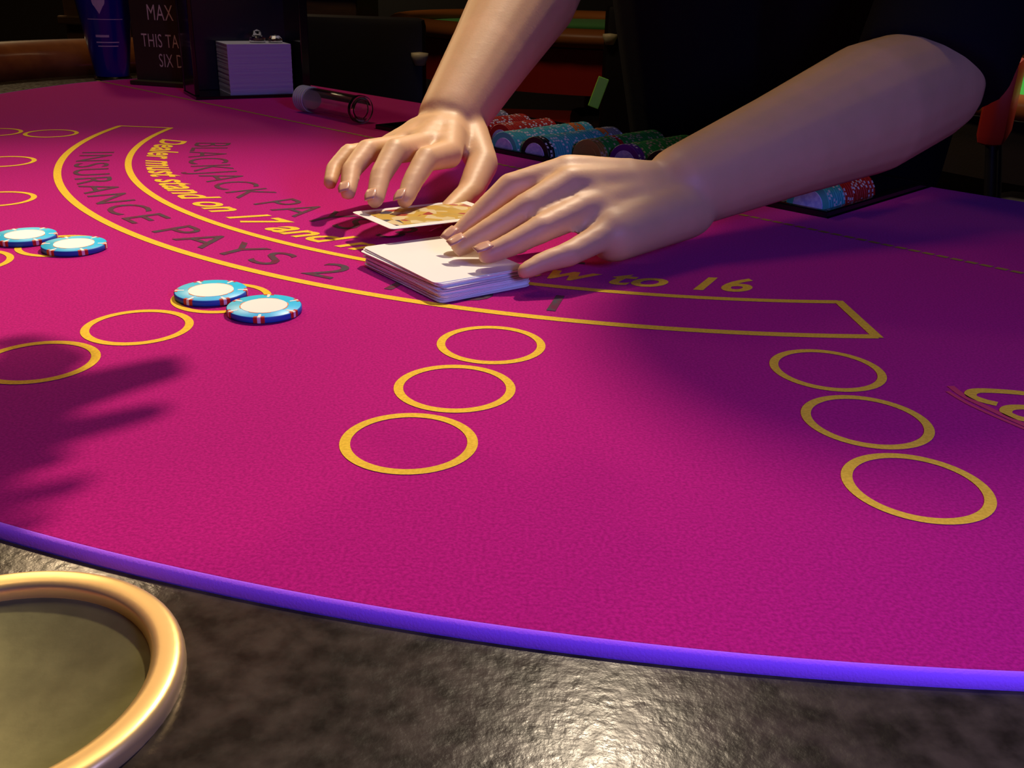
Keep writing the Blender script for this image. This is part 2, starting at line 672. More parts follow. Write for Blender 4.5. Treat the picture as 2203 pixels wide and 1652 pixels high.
R_IN, R_OUT = 0.5392, 0.5974
AL, AR = RAD(-49.8), RAD(47.4)
band = [TP(R_OUT, RAD(-44.0) + (RAD(43.9) + RAD(44.0)) * k / 90) for k in range(91)]
inner = [TP(R_IN, AL + 0.03 + (AR - AL - 0.03) * k / 90) for k in range(91)]
# measured corners of the band's two ends
eL_o, eL_i = Vector((-0.4556, 1.1129, 0)), Vector((-0.3925, 1.1093, 0))
eR_o, eR_i = Vector((0.1914, 0.4811, 0)), Vector((0.1887, 0.5420, 0))


def un(p):
    d = Vector((p.x - CX, p.y - CY))
    return math.atan2(d.x * UX + d.y * UY, -(d.x * NX + d.y * NY)), d.length


def arc(pa, pb, R, n=90):
    ta, ra = un(pa)
    tb, rb = un(pb)
    return [TP(R, ta + (tb - ta) * k / n) for k in range(n + 1)]


build('insurance_band_line', ribbon(arc(eL_o, eR_o, R_OUT), 0.0062), GOLD, table)
build('insurance_band_line', ribbon(arc(eL_i, eR_i, R_IN), 0.0058), GOLD, table)
for a, b, ww in ((eL_o, eL_i, 0.0045), (eR_o, eR_i, 0.0058)):
    ta, _ = un(a)
    tb, _ = un(b)
    build('insurance_band_line', ribbon([TP(R_OUT + 0.002, ta), TP(R_IN - 0.002, tb)], ww, ZP + 0.00005), GOLD, table)


def split_letters(me, m_, parent):
    """each letter of the lettering becomes a part of its own"""
    bm = bmesh.new()
    bm.from_mesh(me)
    bpy.data.meshes.remove(me)
    seen = set()
    for v0 in bm.verts:
        if v0 in seen:
            continue
        isl, st = [], [v0]
        seen.add(v0)
        while st:
            v = st.pop()
            isl.append(v)
            for e in v.link_edges:
                q = e.other_vert(v)
                if q not in seen:
                    seen.add(q)
                    st.append(q)
        idx = {v: i for i, v in enumerate(isl)}
        fs = {f for v in isl for f in v.link_faces}
        m2 = bpy.data.meshes.new('letter')
        m2.from_pydata([v.co[:] for v in isl], [], [[idx[v] for v in f.verts] for f in fs])
        finish('letter', m2, m_, parent)
    bm.free()


def arc_text(name, s, R, th0, th1, height, m_, shear=0.0, offset=0.0, spacing=1.0):
    wid = R * (th1 - th0)
    me = text_mesh(s, shear, offset, spacing, wid, height)
    for v in me.vertices:
        p = TP(R - v.co.y, th0 + v.co.x / R, ZP)
        v.co = p
    return split_letters(me, m_, table)


arc_text('rule_lettering', 'Dealer must stand on 17 and must draw to 16', 0.5235, RAD(-41.2), RAD(43.2), 0.0265, GOLD, 0.42, 0.022, 1.0)
arc_text('insurance_lettering', 'INSURANCE PAYS 2 TO 1', 0.5845, RAD(-33.0), RAD(31.0), 0.029, GREYP, 0.0, 0.0, 1.15)
arc_text('payout_lettering', 'BLACKJACK PAYS 3 TO 2', 0.4865, RAD(-39.0), RAD(31.0), 0.036, GREYP, 0.0, -0.006, 1.1)
# embroidered dashed line in front of the tray
bm = bmesh.new()
x = -0.900
while x < 0.900:
    a, b = T(x, -0.2115 - 0.0024, ZP), T(x + 0.0075, -0.2115 - 0.0024, ZP)
    c, d = T(x + 0.0085, -0.2115 + 0.0024, ZP), T(x + 0.001, -0.2115 + 0.0024, ZP)
    bm.faces.new([bm.verts.new(p) for p in (a, b, c, d)])
    x += 0.0098
build('stitched_line', bm, STITCH, table)['kind'] = 'stuff'


def spline(pts, n=8):
    out = []
    P = [Vector((a, b, 0)) for a, b in pts]
    for i in range(len(P) - 1):
        p0, p1, p2, p3 = P[max(0, i - 1)], P[i], P[i + 1], P[min(len(P) - 1, i + 2)]
        for k in range(n):
            t = k / n
            out.append(0.5 * ((2 * p1) + (p2 - p0) * t + (2 * p0 - 5 * p1 + 4 * p2 - p3) * t * t + (3 * p1 - p0 - 3 * p2 + p3) * t ** 3))
    out.append(P[-1])
    return out


for pts, ww, m_ in (([(.2165, .400), (.2115, .4035), (.2085, .409), (.213, .4145), (.224, .415), (.238, .4125), (.254, .406), (.266, .396)], .0052, GOLD),
                    ([(.2235, .3830), (.2185, .386), (.2165, .3915), (.221, .3965), (.230, .397), (.240, .3925), (.249, .384)], .0052, GOLD),
                    ([(.2035, .4195), (.2050, .408), (.2095, .397), (.2160, .383), (.2240, .370), (.234, .358)], .0035, FADED),
                    ([(.1995, .413), (.2035, .399), (.2105, .385), (.219, .371)], .0022, FADED),
                    ([(.232, .372), (.238, .379), (.249, .378), (.258, .370)], .0048, GOLD)):
    build('scroll_ornament', ribbon(spline(pts), ww), m_, table)

# ------------------------------------------------------------------ gaming chips


def disc(bm, c, r, t, seg=32, axis=(0, 0, 1), mi=0, side_mi=None, bev=0.0005):
    sm = mi if side_mi is None else side_mi
    lathe(bm, [(0, 0), (r - bev, 0), (r, bev), (r, t - bev), (r - bev, t), (0, t)], c, axis, seg, mis=[mi, sm, sm, sm, mi])


def wedge(bm, c, r0, r1, z0, z1, a0, a1, mi, n=3, side=True, topf=True):
    """thin inlaid plug: sector of the rim, top strip and side wall"""
    A = []
    for k in range(n + 1):
        a = a0 + (a1 - a0) * k / n
        ca, sa = math.cos(a), math.sin(a)
        A.append([bm.verts.new((c[0] + r * ca, c[1] + r * sa, c[2] + z)) for r, z in ((r0, z1), (r1 - 0.0004, z1), (r1, z1 - 0.0004), (r1, z0))])
    for p, q in zip(A, A[1:]):
        for i in range(3):
            if (i == 0 and not topf) or (i > 0 and not side):
                continue
            f = bm.faces.new((p[i], p[i + 1], q[i + 1], q[i]))
            f.material_index = mi


chip_proto = empty('chip', (0, 0, 0))
bm = bmesh.new()
disc(bm, (0, 0, 0), 0.0197, 0.0034, 56, mi=0, side_mi=1)
build('body', bm, [CYAN, CYAN_SHADED], chip_proto, angle=50)
bm = bmesh.new()
lathe(bm, [(0, 0.0034), (0.0118, 0.0034), (0.0122, 0.00352), (0, 0.00354)], (0, 0, 0), seg=48)
build('inlay', bm, WHITE, chip_proto, angle=20)
bm = bmesh.new()
for k in range(12):
    if k % 3 != 1:
        wedge(bm, (0, 0, 0), 0.0122, 0.0132, 0.0033, 0.00350, 2 * PI * k / 12, 2 * PI * (k + 0.8) / 12, 0, side=False)
build('inlay_ring', bm, ORANGE, chip_proto)
for k in range(6):
    a = 2 * PI * k / 6
    bm = bmesh.new()
    wedge(bm, (0, 0, 0), 0.0145, 0.01976, 0.0002, 0.00347, a - 0.045, a + 0.045, 0)
    wedge(bm, (0, 0, 0), 0.0178, 0.01978, 0.0002, 0.00347, a - 0.15, a - 0.045, 1)
    wedge(bm, (0, 0, 0), 0.0178, 0.01978, 0.0002, 0.00347, a + 0.045, a + 0.15, 1)
    build('edge_spot', bm, [WHITEC, REDC], chip_proto)
CHIPS = [((-0.1335, 0.4945), -1.75 + 0.28, 'cyan chip with white centre, nearest of the pair lying on the circle beside the arc'),
         ((-0.1690, 0.5185), -1.95, 'cyan chip with white centre, rear one of the pair nearest the camera'),
         ((-0.2825, 0.6060), -1.95, 'cyan chip with white centre, right one of the far left pair'),
         ((-0.3225, 0.6240), -1.80, 'cyan chip with white centre cut by the left edge of the photo')]
for i, ((x, y), rz, lab) in enumerate(CHIPS):
    o = chip_proto if i == 0 else copy_tree(chip_proto)
    o.location = (x, y, 0.0003)
    o.rotation_euler = (0, 0, rz)
    tag(o, lab, 'chip', 'cyan chips bet on the circles')

# ------------------------------------------------------------------ dealer's chip tray
tray = empty('chip_tray', T(TRC, (TR0 + TR1) / 2, -0.05))
tag(tray, 'black dealer chip tray sunk into the felt behind the hands', 'tray')
ang = math.atan2(UY, UX)
bm = bmesh.new()
hw = TRU - 0.002
box(bm, T(TRC, TR0 + 0.004, -0.012), (2 * hw, 0.006, 0.034), ang, 0.001)
box(bm, T(TRC, TR1 - 0.003, -0.010), (2 * hw, 0.010, 0.032), ang, 0.001)
for s in (-1, 1):
    box(bm, T(TRC + s * (hw - 0.003), (TR0 + TR1) / 2, -0.010), (0.006, TR1 - TR0 - 0.006, 0.030), ang, 0.001)
build('frame', bm, ACR_BLACK, tray)
bm = bmesh.new()
PITCHU = 0.042
rows = []
for k in range(-6, 7):       # fluted trough floor
    for j in range(9):
        a = PI * j / 8
        rows.append((TRC + k * PITCHU - 0.0205 * math.cos(a), 0.0003 - 0.0207 * math.sin(a)))
L0 = [bm.verts.new(T(u, TR0 + 0.007, z)) for u, z in rows]
L1 = [bm.verts.new(T(u, TR1 - 0.008, z)) for u, z in rows]
for i in range(len(rows) - 1):
    bm.faces.new((L0[i], L0[i + 1], L1[i + 1], L1[i]))
build('trough', bm, ACR_BLACK, tray, smooth=True)

# standing chips: thin discs whose axis runs along n; shared meshes per colour
NV = Vector((NX, NY, 0))


def standing_chip_mesh(name, body_m, spot_m, front=None):
    bm = bmesh.new()
    disc(bm, (0, 0, 0), 0.0196, 0.0033, 24, (NX, NY, 0), 0)
    x, y, z = frame_from((NX, NY, 0))
    for k in range(6):       # coloured plugs on the rim
        a0 = 2 * PI * k / 6
        q = []
        for aa in (a0 - 0.16, a0 + 0.16):
            d = x * math.cos(aa) + y * math.sin(aa)
            q.append([bm.verts.new(d * 0.01975 + z * 0.0004), bm.verts.new(d * 0.01975 + z * 0.0029)])
        f = bm.faces.new((q[0][0], q[0][1], q[1][1], q[1][0]))
        f.material_index = 1
    me = bpy.data.meshes.new(name)
    bmesh.ops.recalc_face_normals(bm, faces=bm.faces[:])
    bm.to_mesh(me)
    bm.free()
    me.materials.append(body_m)
    me.materials.append(spot_m)
    return me


CM = {'teal': standing_chip_mesh('teal_chip', TEALC, WHITEC), 'green': standing_chip_mesh('green_chip', GREENC, CREAM),
      'black': standing_chip_mesh('black_chip', BLACKC, WHITEC), 'gold': standing_chip_mesh('gold_chip', GOLDC, CREAM),
      'purple': standing_chip_mesh('purple_chip', PURPLEC, WHITEC), 'red': standing_chip_mesh('red_chip', REDC, WHITEC),
      'grey': standing_chip_mesh('grey_chip', SILVERC, WHITEC), 'orange': standing_chip_mesh('orange_chip', ORANGE, TEALC)}
bm = bmesh.new()
x_, y_, z_ = frame_from((NX, NY, 0))
lathe(bm, [(0, -0.0004), (0.0132, -0.0004), (0.0136, 0.0002), (0, 0.0002)], (0, 0, 0), (NX, NY, 0), 28)
bmesh.ops.recalc_face_normals(bm, faces=bm.faces[:])
INL = bpy.data.meshes.new('inlay')
bm.to_mesh(INL)
bm.free()
INL.materials.append(LAV)
INL2 = INL.copy()
INL2.materials.clear()
INL2.materials.append(GOLDC)

# column: (index, list of (colour, count) front to back, front n, front chip label)
COLUMNS = [(-6, [('grey', 14)], -0.080, 'grey chip facing out at the far left end of the tray'),
           (-5, [('grey', 16)], -0.090, 'grey chip facing out in the second tray row from the far left end'),
           (-4, [('red', 20)], -0.110, 'red chip facing out in the tray behind the raised wrist'),
           (-3, [('red', 22)], -0.120, 'red chip facing out in the tray row beside the teal row'),
           (-2, [('teal', 28), ('orange', 5), ('teal', 4)], -0.157, 'teal chip with lavender centre facing out of the tray'),
           (-1, [('black', 3), ('teal', 24), ('orange', 3), ('grey', 6)], -0.156, 'black ringed chip with lavender centre facing out of the tray'),
           (0, [('gold', 3), ('green', 7), ('red', 2), ('green', 20)], -0.124, 'gold chip facing out of the tray beside the black ringed chip'),
           (1, [('purple', 3), ('green', 27)], -0.117, 'purple chip with lavender centre facing out above the knuckles'),
           (2, [('black', 2), ('purple', 4), ('green', 24)], -0.115, 'black chip with lavender centre facing out next to the purple one'),
           (3, [('purple', 10), ('grey', 12)], -0.100, 'purple chip facing out in the tray above the wrist'),
           (4, [('red', 16)], -0.080, 'red chip facing out in the tray under the forearm'),
           (5, [('red', 18)], -0.100, 'red chip facing out in the tray beyond the forearm near its right end'),
           (6, [('teal', 8), ('red', 16)], -0.140, 'teal chip facing out at the right end of the tray')]
ROWNAME = {-6: 'row at its far left end', -5: 'second row from the far left end', -4: 'third row from the far left end', -3: 'row left of the teal row',
           -2: 'row behind the teal front chip', -1: 'row behind the black ringed chip', 0: 'row behind the gold chip',
           1: 'row behind the purple front chip', 2: 'row behind the black front chip above the knuckles', 3: 'row above the wrist',
           4: 'row under the forearm', 5: 'row beyond the forearm', 6: 'last row at its right end'}
for k, runs, n0, lab in COLUMNS:
    n = n0
    i = 0
    for colour, cnt in runs:
        for j in range(cnt):
            if n > TR1 - 0.018:
                break
            c = bpy.data.objects.new(colour + '_chip', CM[colour])
            COL.objects.link(c)
            c.location = T(TRC + k * PITCHU + random.uniform(-0.0003, 0.0003), n, 0.0008 + random.uniform(-0.0002, 0.0003))
            c.rotation_euler = Matrix.Rotation(random.uniform(0, 2 * PI), 3, NV).to_euler()
            if i == 0:
                tag(c, lab, 'chip', 'front chips of the tray rows')
                inl = bpy.data.objects.new('inlay', INL2 if colour == 'gold' else INL)
                COL.objects.link(inl)
                inl.parent = c
            else:
                tag(c, '%s chip standing edge-up in the tray, %s' % (colour, ROWNAME[k]), 'chip', '%s chips of the tray, %s' % (colour, ROWNAME[k]))
            n += 0.00345
            i += 1

# ------------------------------------------------------------------ cards
CW, CL = 0.063, 0.088


def card_mesh(name, face_m, back_m=CARD, t=0.00034):
    bm = bmesh.new()
    pts = []
    r = 0.0035
    for cx, cy, a0 in ((CL / 2 - r, CW / 2 - r, 0), (-CL / 2 + r, CW / 2 - r, 90), (-CL / 2 + r, -CW / 2 + r, 180), (CL / 2 - r, -CW / 2 + r, 270)):
        for k in range(4):
            a = RAD(a0 + 30 * k)
            pts.append((cx + r * math.cos(a), cy + r * math.sin(a)))
    A = [bm.verts.new((x, y, 0)) for x, y in pts]
    B = [bm.verts.new((x, y, t)) for x, y in pts]
    f = bm.faces.new(B)
    bm.faces.new(A[::-1])
    for i in range(len(pts)):
        bm.faces.new((A[i], A[(i + 1) % len(pts)], B[(i + 1) % len(pts)], B[i]))
    me = bpy.data.meshes.new(name)
    bm.to_mesh(me)
    bm.free()
    me.materials.append(face_m)
    return me


CMESH = card_mesh('playing_card', CARD)
dc = Vector((-0.0445, 0.5755, 0))
a_deck = math.atan2(-0.78, 0.60)
NDECK = 26
for i in range(NDECK):
    c = bpy.data.objects.new('playing_card', CMESH)
    COL.objects.link(c)
    f = i / NDECK
    c.location = (dc.x + random.uniform(-0.0016, 0.0016) + 0.003 * (1 - f), dc.y + random.uniform(-0.0016, 0.0016) - 0.004 * (1 - f), 0.0006 + i * 0.00040)
    c.rotation_euler = (0, 0, a_deck + random.uniform(-0.035, 0.035))
    if i == NDECK - 1:
        tag(c, 'blank white playing card on top of the deck under the fingertips', 'card', 'cards of the dealt deck')
    else:
        tag(c, 'white playing card in the deck under the fingertips, only its edge showing', 'card', 'cards of the dealt deck')

court = empty('court_card', (-0.0591, 0.6540, 0.0185))
tag(court, 'gold patterned picture card held over the felt by the far hand', 'card')
court.rotation_euler = (RAD(-2), RAD(0), math.atan2(0.54, 0.84))
cm = bpy.data.objects.new('card_sheet', card_mesh('card_sheet', CARD))
COL.objects.link(cm)
cm.parent = court
bm = bmesh.new()
box(bm, (0, 0, 0.00040), (CL - 0.014, CW - 0.014, 0.00012))
me = bpy.data.meshes.new('picture_panel')
bm.to_mesh(me)
bm.free()
me.materials.append(COURT)
pp = bpy.data.objects.new('picture_panel', me)
COL.objects.link(pp)
pp.parent = court

# ------------------------------------------------------------------ people


def V(p):
    return Vector(p) * MM


def hand(bm, J, fr=1.0):
    """J: wrist + MCP/PIP/DIP/tip of i,m,r,p and thumb list; all in mm"""
    w_ = V(J['wrist'])
    for f, rk in (('i', 1.0), ('m', 1.02), ('r', 0.96), ('p', 0.84)):
        M_, P, D, E_ = (V(J[f + x]) for x in 'MPDT')
        base = w_.lerp(M_, 0.12)
        capsule(bm, base, M_, 0.0150 * fr, 0.0112 * rk * fr)
        capsule(bm, M_, P, 0.0106 * rk * fr, 0.0090 * rk * fr)
        capsule(bm, P, D, 0.0090 * rk * fr, 0.0076 * rk * fr)
        capsule(bm, D, E_, 0.0077 * rk * fr, 0.0062 * rk * fr)
        capsule(bm, P, P, 0.0093 * rk * fr, 0.0093 * rk * fr)
    Ms = [V(J[f + 'M']) for f in 'imrp']
    for a, b in zip(Ms, Ms[1:]):
        capsule(bm, a.lerp(w_, 0.15), b.lerp(w_, 0.15), 0.0112 * fr, 0.0106 * fr)
        capsule(bm, a.lerp(w_, 0.5), b.lerp(w_, 0.5), 0.0140 * fr, 0.0135 * fr)
    t = [V(p) for p in J['th']]
    rr = [0.0155, 0.0125, 0.0100, 0.0078]
    for i in range(len(t) - 1):
        capsule(bm, t[i], t[i + 1], rr[i] * fr, rr[i + 1] * fr)


def nails(J, parent, which, upv):
    for f in which:
        D, E_ = V(J[f + 'D']), V(J[f + 'T'])
        d = (E_ - D).normalized()
        upd = Vector(upv)
        upd = (upd - d * upd.dot(d)).normalized()
        sd = d.cross(upd)
        c = E_ + d * 0.0012 + upd * 0.0052
        bm = bmesh.new()
        g = []
        for i in range(5):
            row = []
            for j in range(5):
                x = (i / 4 - 0.5) * 0.0105
                y = (j / 4 - 0.5) * 0.0088 * (1 - 0.25 * abs(i / 4 - 0.5) * 2)
                row.append(bm.verts.new(c + d * x + sd * y + upd * (0.0012 - 28 * y * y - 10 * x * x)))
            g.append(row)
        for i in range(4):
            for j in range(4):
                bm.faces.new((g[i][j], g[i + 1][j], g[i + 1][j + 1], g[i][j + 1]))
        o = build('fingernail', bm, NAIL, parent, smooth=True)
        o.modifiers.new('t', 'SOLIDIFY').thickness = 0.0008


def forearm(bm, elbow, wrist, scale=1.0):
    e, w_ = V(elbow), V(wrist)
    mid = e.lerp(w_, 0.28)
    q = e.lerp(w_, 0.65)
    capsule(bm, e, mid, 0.037 * scale, 0.0405 * scale, 20)
    capsule(bm, mid, q, 0.0405 * scale, 0.031 * scale, 20)
    capsule(bm, q, w_, 0.031 * scale, 0.0235 * scale, 20)


def head_shape(bm, c, facing, tilt=0.0):
    """skull, jaw, nose, ears, lips; c = centre of the head"""
    f = Vector(facing).normalized()
    z = Vector((0, 0, 1))
    z = (z - f * z.dot(f)).normalized()
    s = f.cross(z)
    P = lambda a, b, h: c + s * a + f * b + z * h
    capsule(bm, P(0, -0.02, 0.025), P(0, 0.02, 0.03), 0.078, 0.074, 20)
    capsule(bm, P(0, 0.02, 0.02), P(0, 0.045, -0.06), 0.068, 0.038, 20)
    capsule(bm, P(-0.03, 0.02, -0.05), P(0.03, 0.02, -0.05), 0.035, 0.035)
    capsule(bm, P(0, 0.090, 0.015), P(0, 0.108, -0.020), 0.008, 0.012)
    capsule(bm, P(-0.018, 0.082, -0.052), P(0.018, 0.082, -0.052), 0.008, 0.008)
    capsule(bm, P(-0.03, 0.085, 0.030), P(0.03, 0.085, 0.030), 0.010, 0.010)
    for k in (-1, 1):
        capsule(bm, P(0.078 * k, -0.005, 0.012), P(0.076 * k, 0.0, -0.022), 0.014, 0.010)
    return P


def person(label, J):
    base = Vector(J['base']) * MM
    bm = bmesh.new()
    hipc, chest, neck, headc = (V(J[k]) for k in ('hips', 'chest', 'neck', 'head'))
    sL, sR, eL, eR = (V(J[k]) for k in ('shL', 'shR', 'elL', 'elR'))
    side = (sL - sR).normalized()
    fwd = side.cross(Vector((0, 0, 1))).normalized()
    if fwd.dot(Vector(J['face'])) < 0:
        fwd = -fwd
    body_r = 0.105
    capsule(bm, hipc - side * 0.07, hipc + side * 0.07, body_r, body_r, 20)
    for k in (-1, 1):
        capsule(bm, hipc + side * 0.06 * k, chest + side * 0.09 * k, 0.10, 0.105, 20)
        capsule(bm, chest + side * 0.09 * k, (sL if k > 0 else sR).lerp(chest, 0.12), 0.10, 0.052, 20)
    capsule(bm, chest, neck, 0.10, 0.058)
    capsule(bm, neck, headc - Vector((0, 0, 0.05)), 0.056, 0.054)
    P = head_shape(bm, headc, J['look'])
    for s_, e_ in ((sL, eL), (sR, eR)):
        capsule(bm, s_, e_, 0.052, 0.040, 20)
    forearm(bm, J['elL'], J['hL']['wrist'], J.get('armL', 1.0))
    for a, b, ra, rb in J.get('pads', ()):
        capsule(bm, V(a), V(b), ra, rb)
    forearm(bm, J['elR'], J['hR']['wrist'], J.get('armR', 1.0))
    hand(bm, J['hL'])
    hand(bm, J['hR'])
    legs = [(V(a), V(b), V(c)) for a, b, c in J['legs']]
    for h_, k_, a_ in legs:
        capsule(bm, h_, k_, 0.080, 0.055)
        capsule(bm, k_, a_, 0.054, 0.036)
        capsule(bm, a_, a_ + fwd * 0.14 - Vector((0, 0, 0.035)), 0.042, 0.028)
    me = fuse(bm, J.get('voxel', 0.003), 5, 'person')
    o = finish('person', me, SKIN, None, base, smooth=True)
    tag(o, label, 'person')
    # shirt with short sleeves
    bm = bmesh.new()
    for k in (-1, 1):
        capsule(bm, hipc + side * 0.07 * k - Vector((0, 0, 0.06)), chest + side * 0.09 * k, 0.118, 0.122, 20)
        capsule(bm, chest + side * 0.09 * k, (sL if k > 0 else sR).lerp(chest, 0.10), 0.118, 0.066, 20)
    capsule(bm, chest, neck, 0.115, 0.068, flat_b=True)
    for s_, e_, cut in ((sL, eL, J.get('sleeveL', 0.8)), (sR, eR, J.get('sleeveR', 0.8))):
        capsule(bm, s_, s_.lerp(e_, cut), 0.068, 0.060, 20, flat_b=True)
    sh = finish('shirt', fuse(bm, 0.006, 3, 'shirt'), J.get('shirt', CLOTH), o, smooth=True)
    tag(sh, J.get('shirt_label', 'black short-sleeved shirt'))
    bm = bmesh.new()
    capsule(bm, hipc - side * 0.07, hipc + side * 0.07, 0.116, 0.116, 20)
    for h_, k_, a_ in legs:
        capsule(bm, h_, k_, 0.095, 0.070)
        capsule(bm, k_, a_, 0.070, 0.055, flat_b=True)
    finish('trousers', fuse(bm, 0.008, 3, 'trousers'), J.get('trousers', CLOTH), o, smooth=True)
    bm = bmesh.new()
    for h_, k_, a_ in legs:
        capsule(bm, a_ - Vector((0, 0, 0.02)), a_ + fwd * 0.15 - Vector((0, 0, 0.040)), 0.050, 0.036)
    finish('shoes', fuse(bm, 0.008, 2, 'shoes'), BLACKV, o, smooth=True)
    bm = bmesh.new()
    capsule(bm, P(0, -0.028, 0.035), P(0, 0.005, 0.048), 0.084, 0.078, 20)
    capsule(bm, P(0, -0.045, 0.02), P(0, -0.045, -0.03), 0.066, 0.05)
    finish('hair', fuse(bm, 0.006, 3, 'hair'), HAIR, o, smooth=True)
    for k in (-1, 1):
        bm = bmesh.new()
        capsule(bm, P(0.031 * k, 0.0795, 0.010), P(0.031 * k, 0.080, 0.010), 0.0115, 0.0115)
        ey = build('eye', bm, EYE, o, smooth=True)
        bm = bmesh.new()
        capsule(bm, P(0.031 * k, 0.0890, 0.008), P(0.031 * k, 0.0892, 0.008), 0.0045, 0.0045)
        build('iris', bm, HAIR, ey, smooth=True)
    return o


LH = {'wrist': (112, 657, 42),
      'iM': (31, 622, 56), 'iP': (-5, 612, 47), 'iD': (-24, 599, 31), 'iT': (-38, 588, 19),
      'mM': (32, 608, 51), 'mP': (6, 588, 40), 'mD': (-16, 577, 28), 'mT': (-33, 570, 19),
      'rM': (40, 594, 38), 'rP': (14, 570, 31), 'rD': (-3, 560, 24), 'rT': (-17, 553, 19),
      'pM': (51, 579, 25), 'pP': (31, 557, 20), 'pD': (16, 549, 17), 'pT': (5, 542, 13),
      'th': ((86, 662, 36), (52, 655, 34), (24, 640, 24), (2, 626, 18))}
RH = {'wrist': (-56, 812, 60),
      'iM': (-53, 735, 45), 'iP': (-66, 700, 47), 'iD': (-73, 678, 36), 'iT': (-77, 661, 26),
      'mM': (-72, 744, 49), 'mP': (-89, 706, 51), 'mD': (-96, 680, 38), 'mT': (-97, 659, 26),
      'rM': (-91, 757, 45), 'rP': (-111, 722, 48), 'rD': (-119, 697, 38), 'rT': (-118, 675, 27),
      'pM': (-107, 771, 40), 'pP': (-128, 741, 42), 'pD': (-136, 722, 34), 'pT': (-136, 705, 27),
      'th': ((-40, 802, 50), (-28, 760, 34), (-36, 722, 19), (-52, 686, 10))}
PR = {'wrist': (-215, 480, 195),
      'iM': (-150, 510, 192), 'iP': (-130, 535, 192), 'iD': (-118, 548, 189), 'iT': (-106, 558, 186),
      'mM': (-155, 528, 194), 'mP': (-136, 551, 193), 'mD': (-123, 562, 190), 'mT': (-113, 570, 187),
      'rM': (-164, 544, 192), 'rP': (-152, 570, 189), 'rD': (-166, 580, 186), 'rT': (-180, 574, 186),
      'pM': (-176, 556, 190), 'pP': (-168, 582, 188), 'pD': (-182, 590, 186), 'pT': (-192, 582, 186),
      'th': ((-202, 472, 194), (-160, 480, 192), (-128, 502, 189), (-103, 521, 187))}


def rest_hand(wx, wy, wz, d, mir=1):
    """relaxed hand lying palm down, fingers along d (unit xy)"""
    J = {'wrist': (wx, wy, wz)}
    sx, sy = -d[1] * mir, d[0] * mir
    for i, f in enumerate('imrp'):
        o = (i - 1.5) * 20
        for a, l, h in (('M', 88 - 3 * abs(i - 1), 4), ('P', 124 - 5 * abs(i - 1), 2), ('D', 146 - 7 * abs(i - 1), -6), ('T', 160 - 8 * abs(i - 1), -13)):
            J[f + a] = (wx + d[0] * l + sx * o, wy + d[1] * l + sy * o, wz + h)
    J['th'] = tuple((wx + d[0] * l - sx * o, wy + d[1] * l - sy * o, wz - h) for l, o, h in ((14, 14, 0), (48, 34, 4), (78, 42, 8), (98, 40, 12)))
    return J


hp = T(0.03, 0.215) / MM
DEALER = {'base': (hp.x, hp.y, FLOOR_Z / MM), 'hips': (hp.x, hp.y, 40), 'chest': (262, 1075, 300), 'neck': (240, 1020, 445), 'head': (205, 965, 560),
          'shL': (425, 935, 345), 'shR': (100, 1150, 345), 'elL': (318, 806, 98), 'elR': (26, 1012, 190),
          'armR': 1.16, 'armL': 1.22, 'face': (-NX, -NY, 0), 'look': (-0.55, -0.72, -0.45), 'hL': LH, 'hR': RH, 'sleeveL': 0.97, 'pads': (((112, 646, 30), (60, 590, 24), 0.021, 0.017), ((100, 655, 40), (52, 625, 44), 0.020, 0.015)), 'sleeveR': 0.86,
          'legs': [((hp.x + 70, hp.y - 62, 0), (hp.x + 80, hp.y - 75, -430), (hp.x + 85, hp.y - 70, -845)),
                   ((hp.x - 60, hp.y + 62, 0), (hp.x - 72, hp.y + 60, -430), (hp.x - 72, hp.y + 70, -845))], 'voxel': 0.0026}
dealer = person('person in black short-sleeved shirt leaning over the table dealing cards with both hands', DEALER)
nails(LH, dealer, 'imr', (-0.25, -0.35, 1.0))
nails(RH, dealer, 'imr', (-0.3, 0.1, 1.0))
PLAYER = {'base': (-612, 60, FLOOR_Z / MM), 'hips': (-612, 60, -10), 'chest': (-525, 130, 245), 'neck': (-485, 185, 385), 'head': (-470, 215, 495),
          'shL': (-640, 285, 275), 'shR': (-365, 22, 275), 'elL': (-425, 400, 210), 'elR': (-372, 215, 215),
          'face': (NX, NY, 0), 'look': (0.72, 0.68, -0.25), 'hL': PR, 'hR': rest_hand(-258, 410, 198, (0.96, 0.28), -1), 'sleeveL': 0.8, 'sleeveR': 0.8,
          'legs': [((-665, 118, -40), (-672, 108, -440), (-675, 100, -845)), ((-560, 2, -40), (-566, -8, -440), (-570, -14, -845))],
          'voxel': 0.004, 'shirt': DENIM, 'trousers': DENIM, 'shirt_label': 'dark blue short-sleeved shirt'}
person('person in dark blue shirt standing at the rail, reaching both hands over the felt', PLAYER)
# small green tag hanging at the dealer's hip
bm = bmesh.new()
cg = Vector((0.092, 1.205, 0.042))
R3 = (Matrix.Rotation(RAD(18), 3, 'Y'))
box(bm, cg, (0.013, 0.003, 0.036), R3, 0.001)
tg = build('waist_tag', bm, GREENTAG, dealer)
tag(tg, 'small green tag hanging at the hip')

# ------------------------------------------------------------------ things at the far left of the felt
# discard holder
hd = empty('discard_holder', (-0.388, 1.412, 0.0))
tag(hd, 'black acrylic discard holder standing on the felt', 'card holder')
F1 = Vector((0.87, 0.49, 0)).normalized()
F2 = Vector((-0.49, 0.87, 0)).normalized()
hang = math.atan2(F1.y, F1.x)
O = Vector((-0.398, 1.383, 0))


def hpnt(a, b, z):
    return O + F1 * a + F2 * b + Vector((0, 0, z))


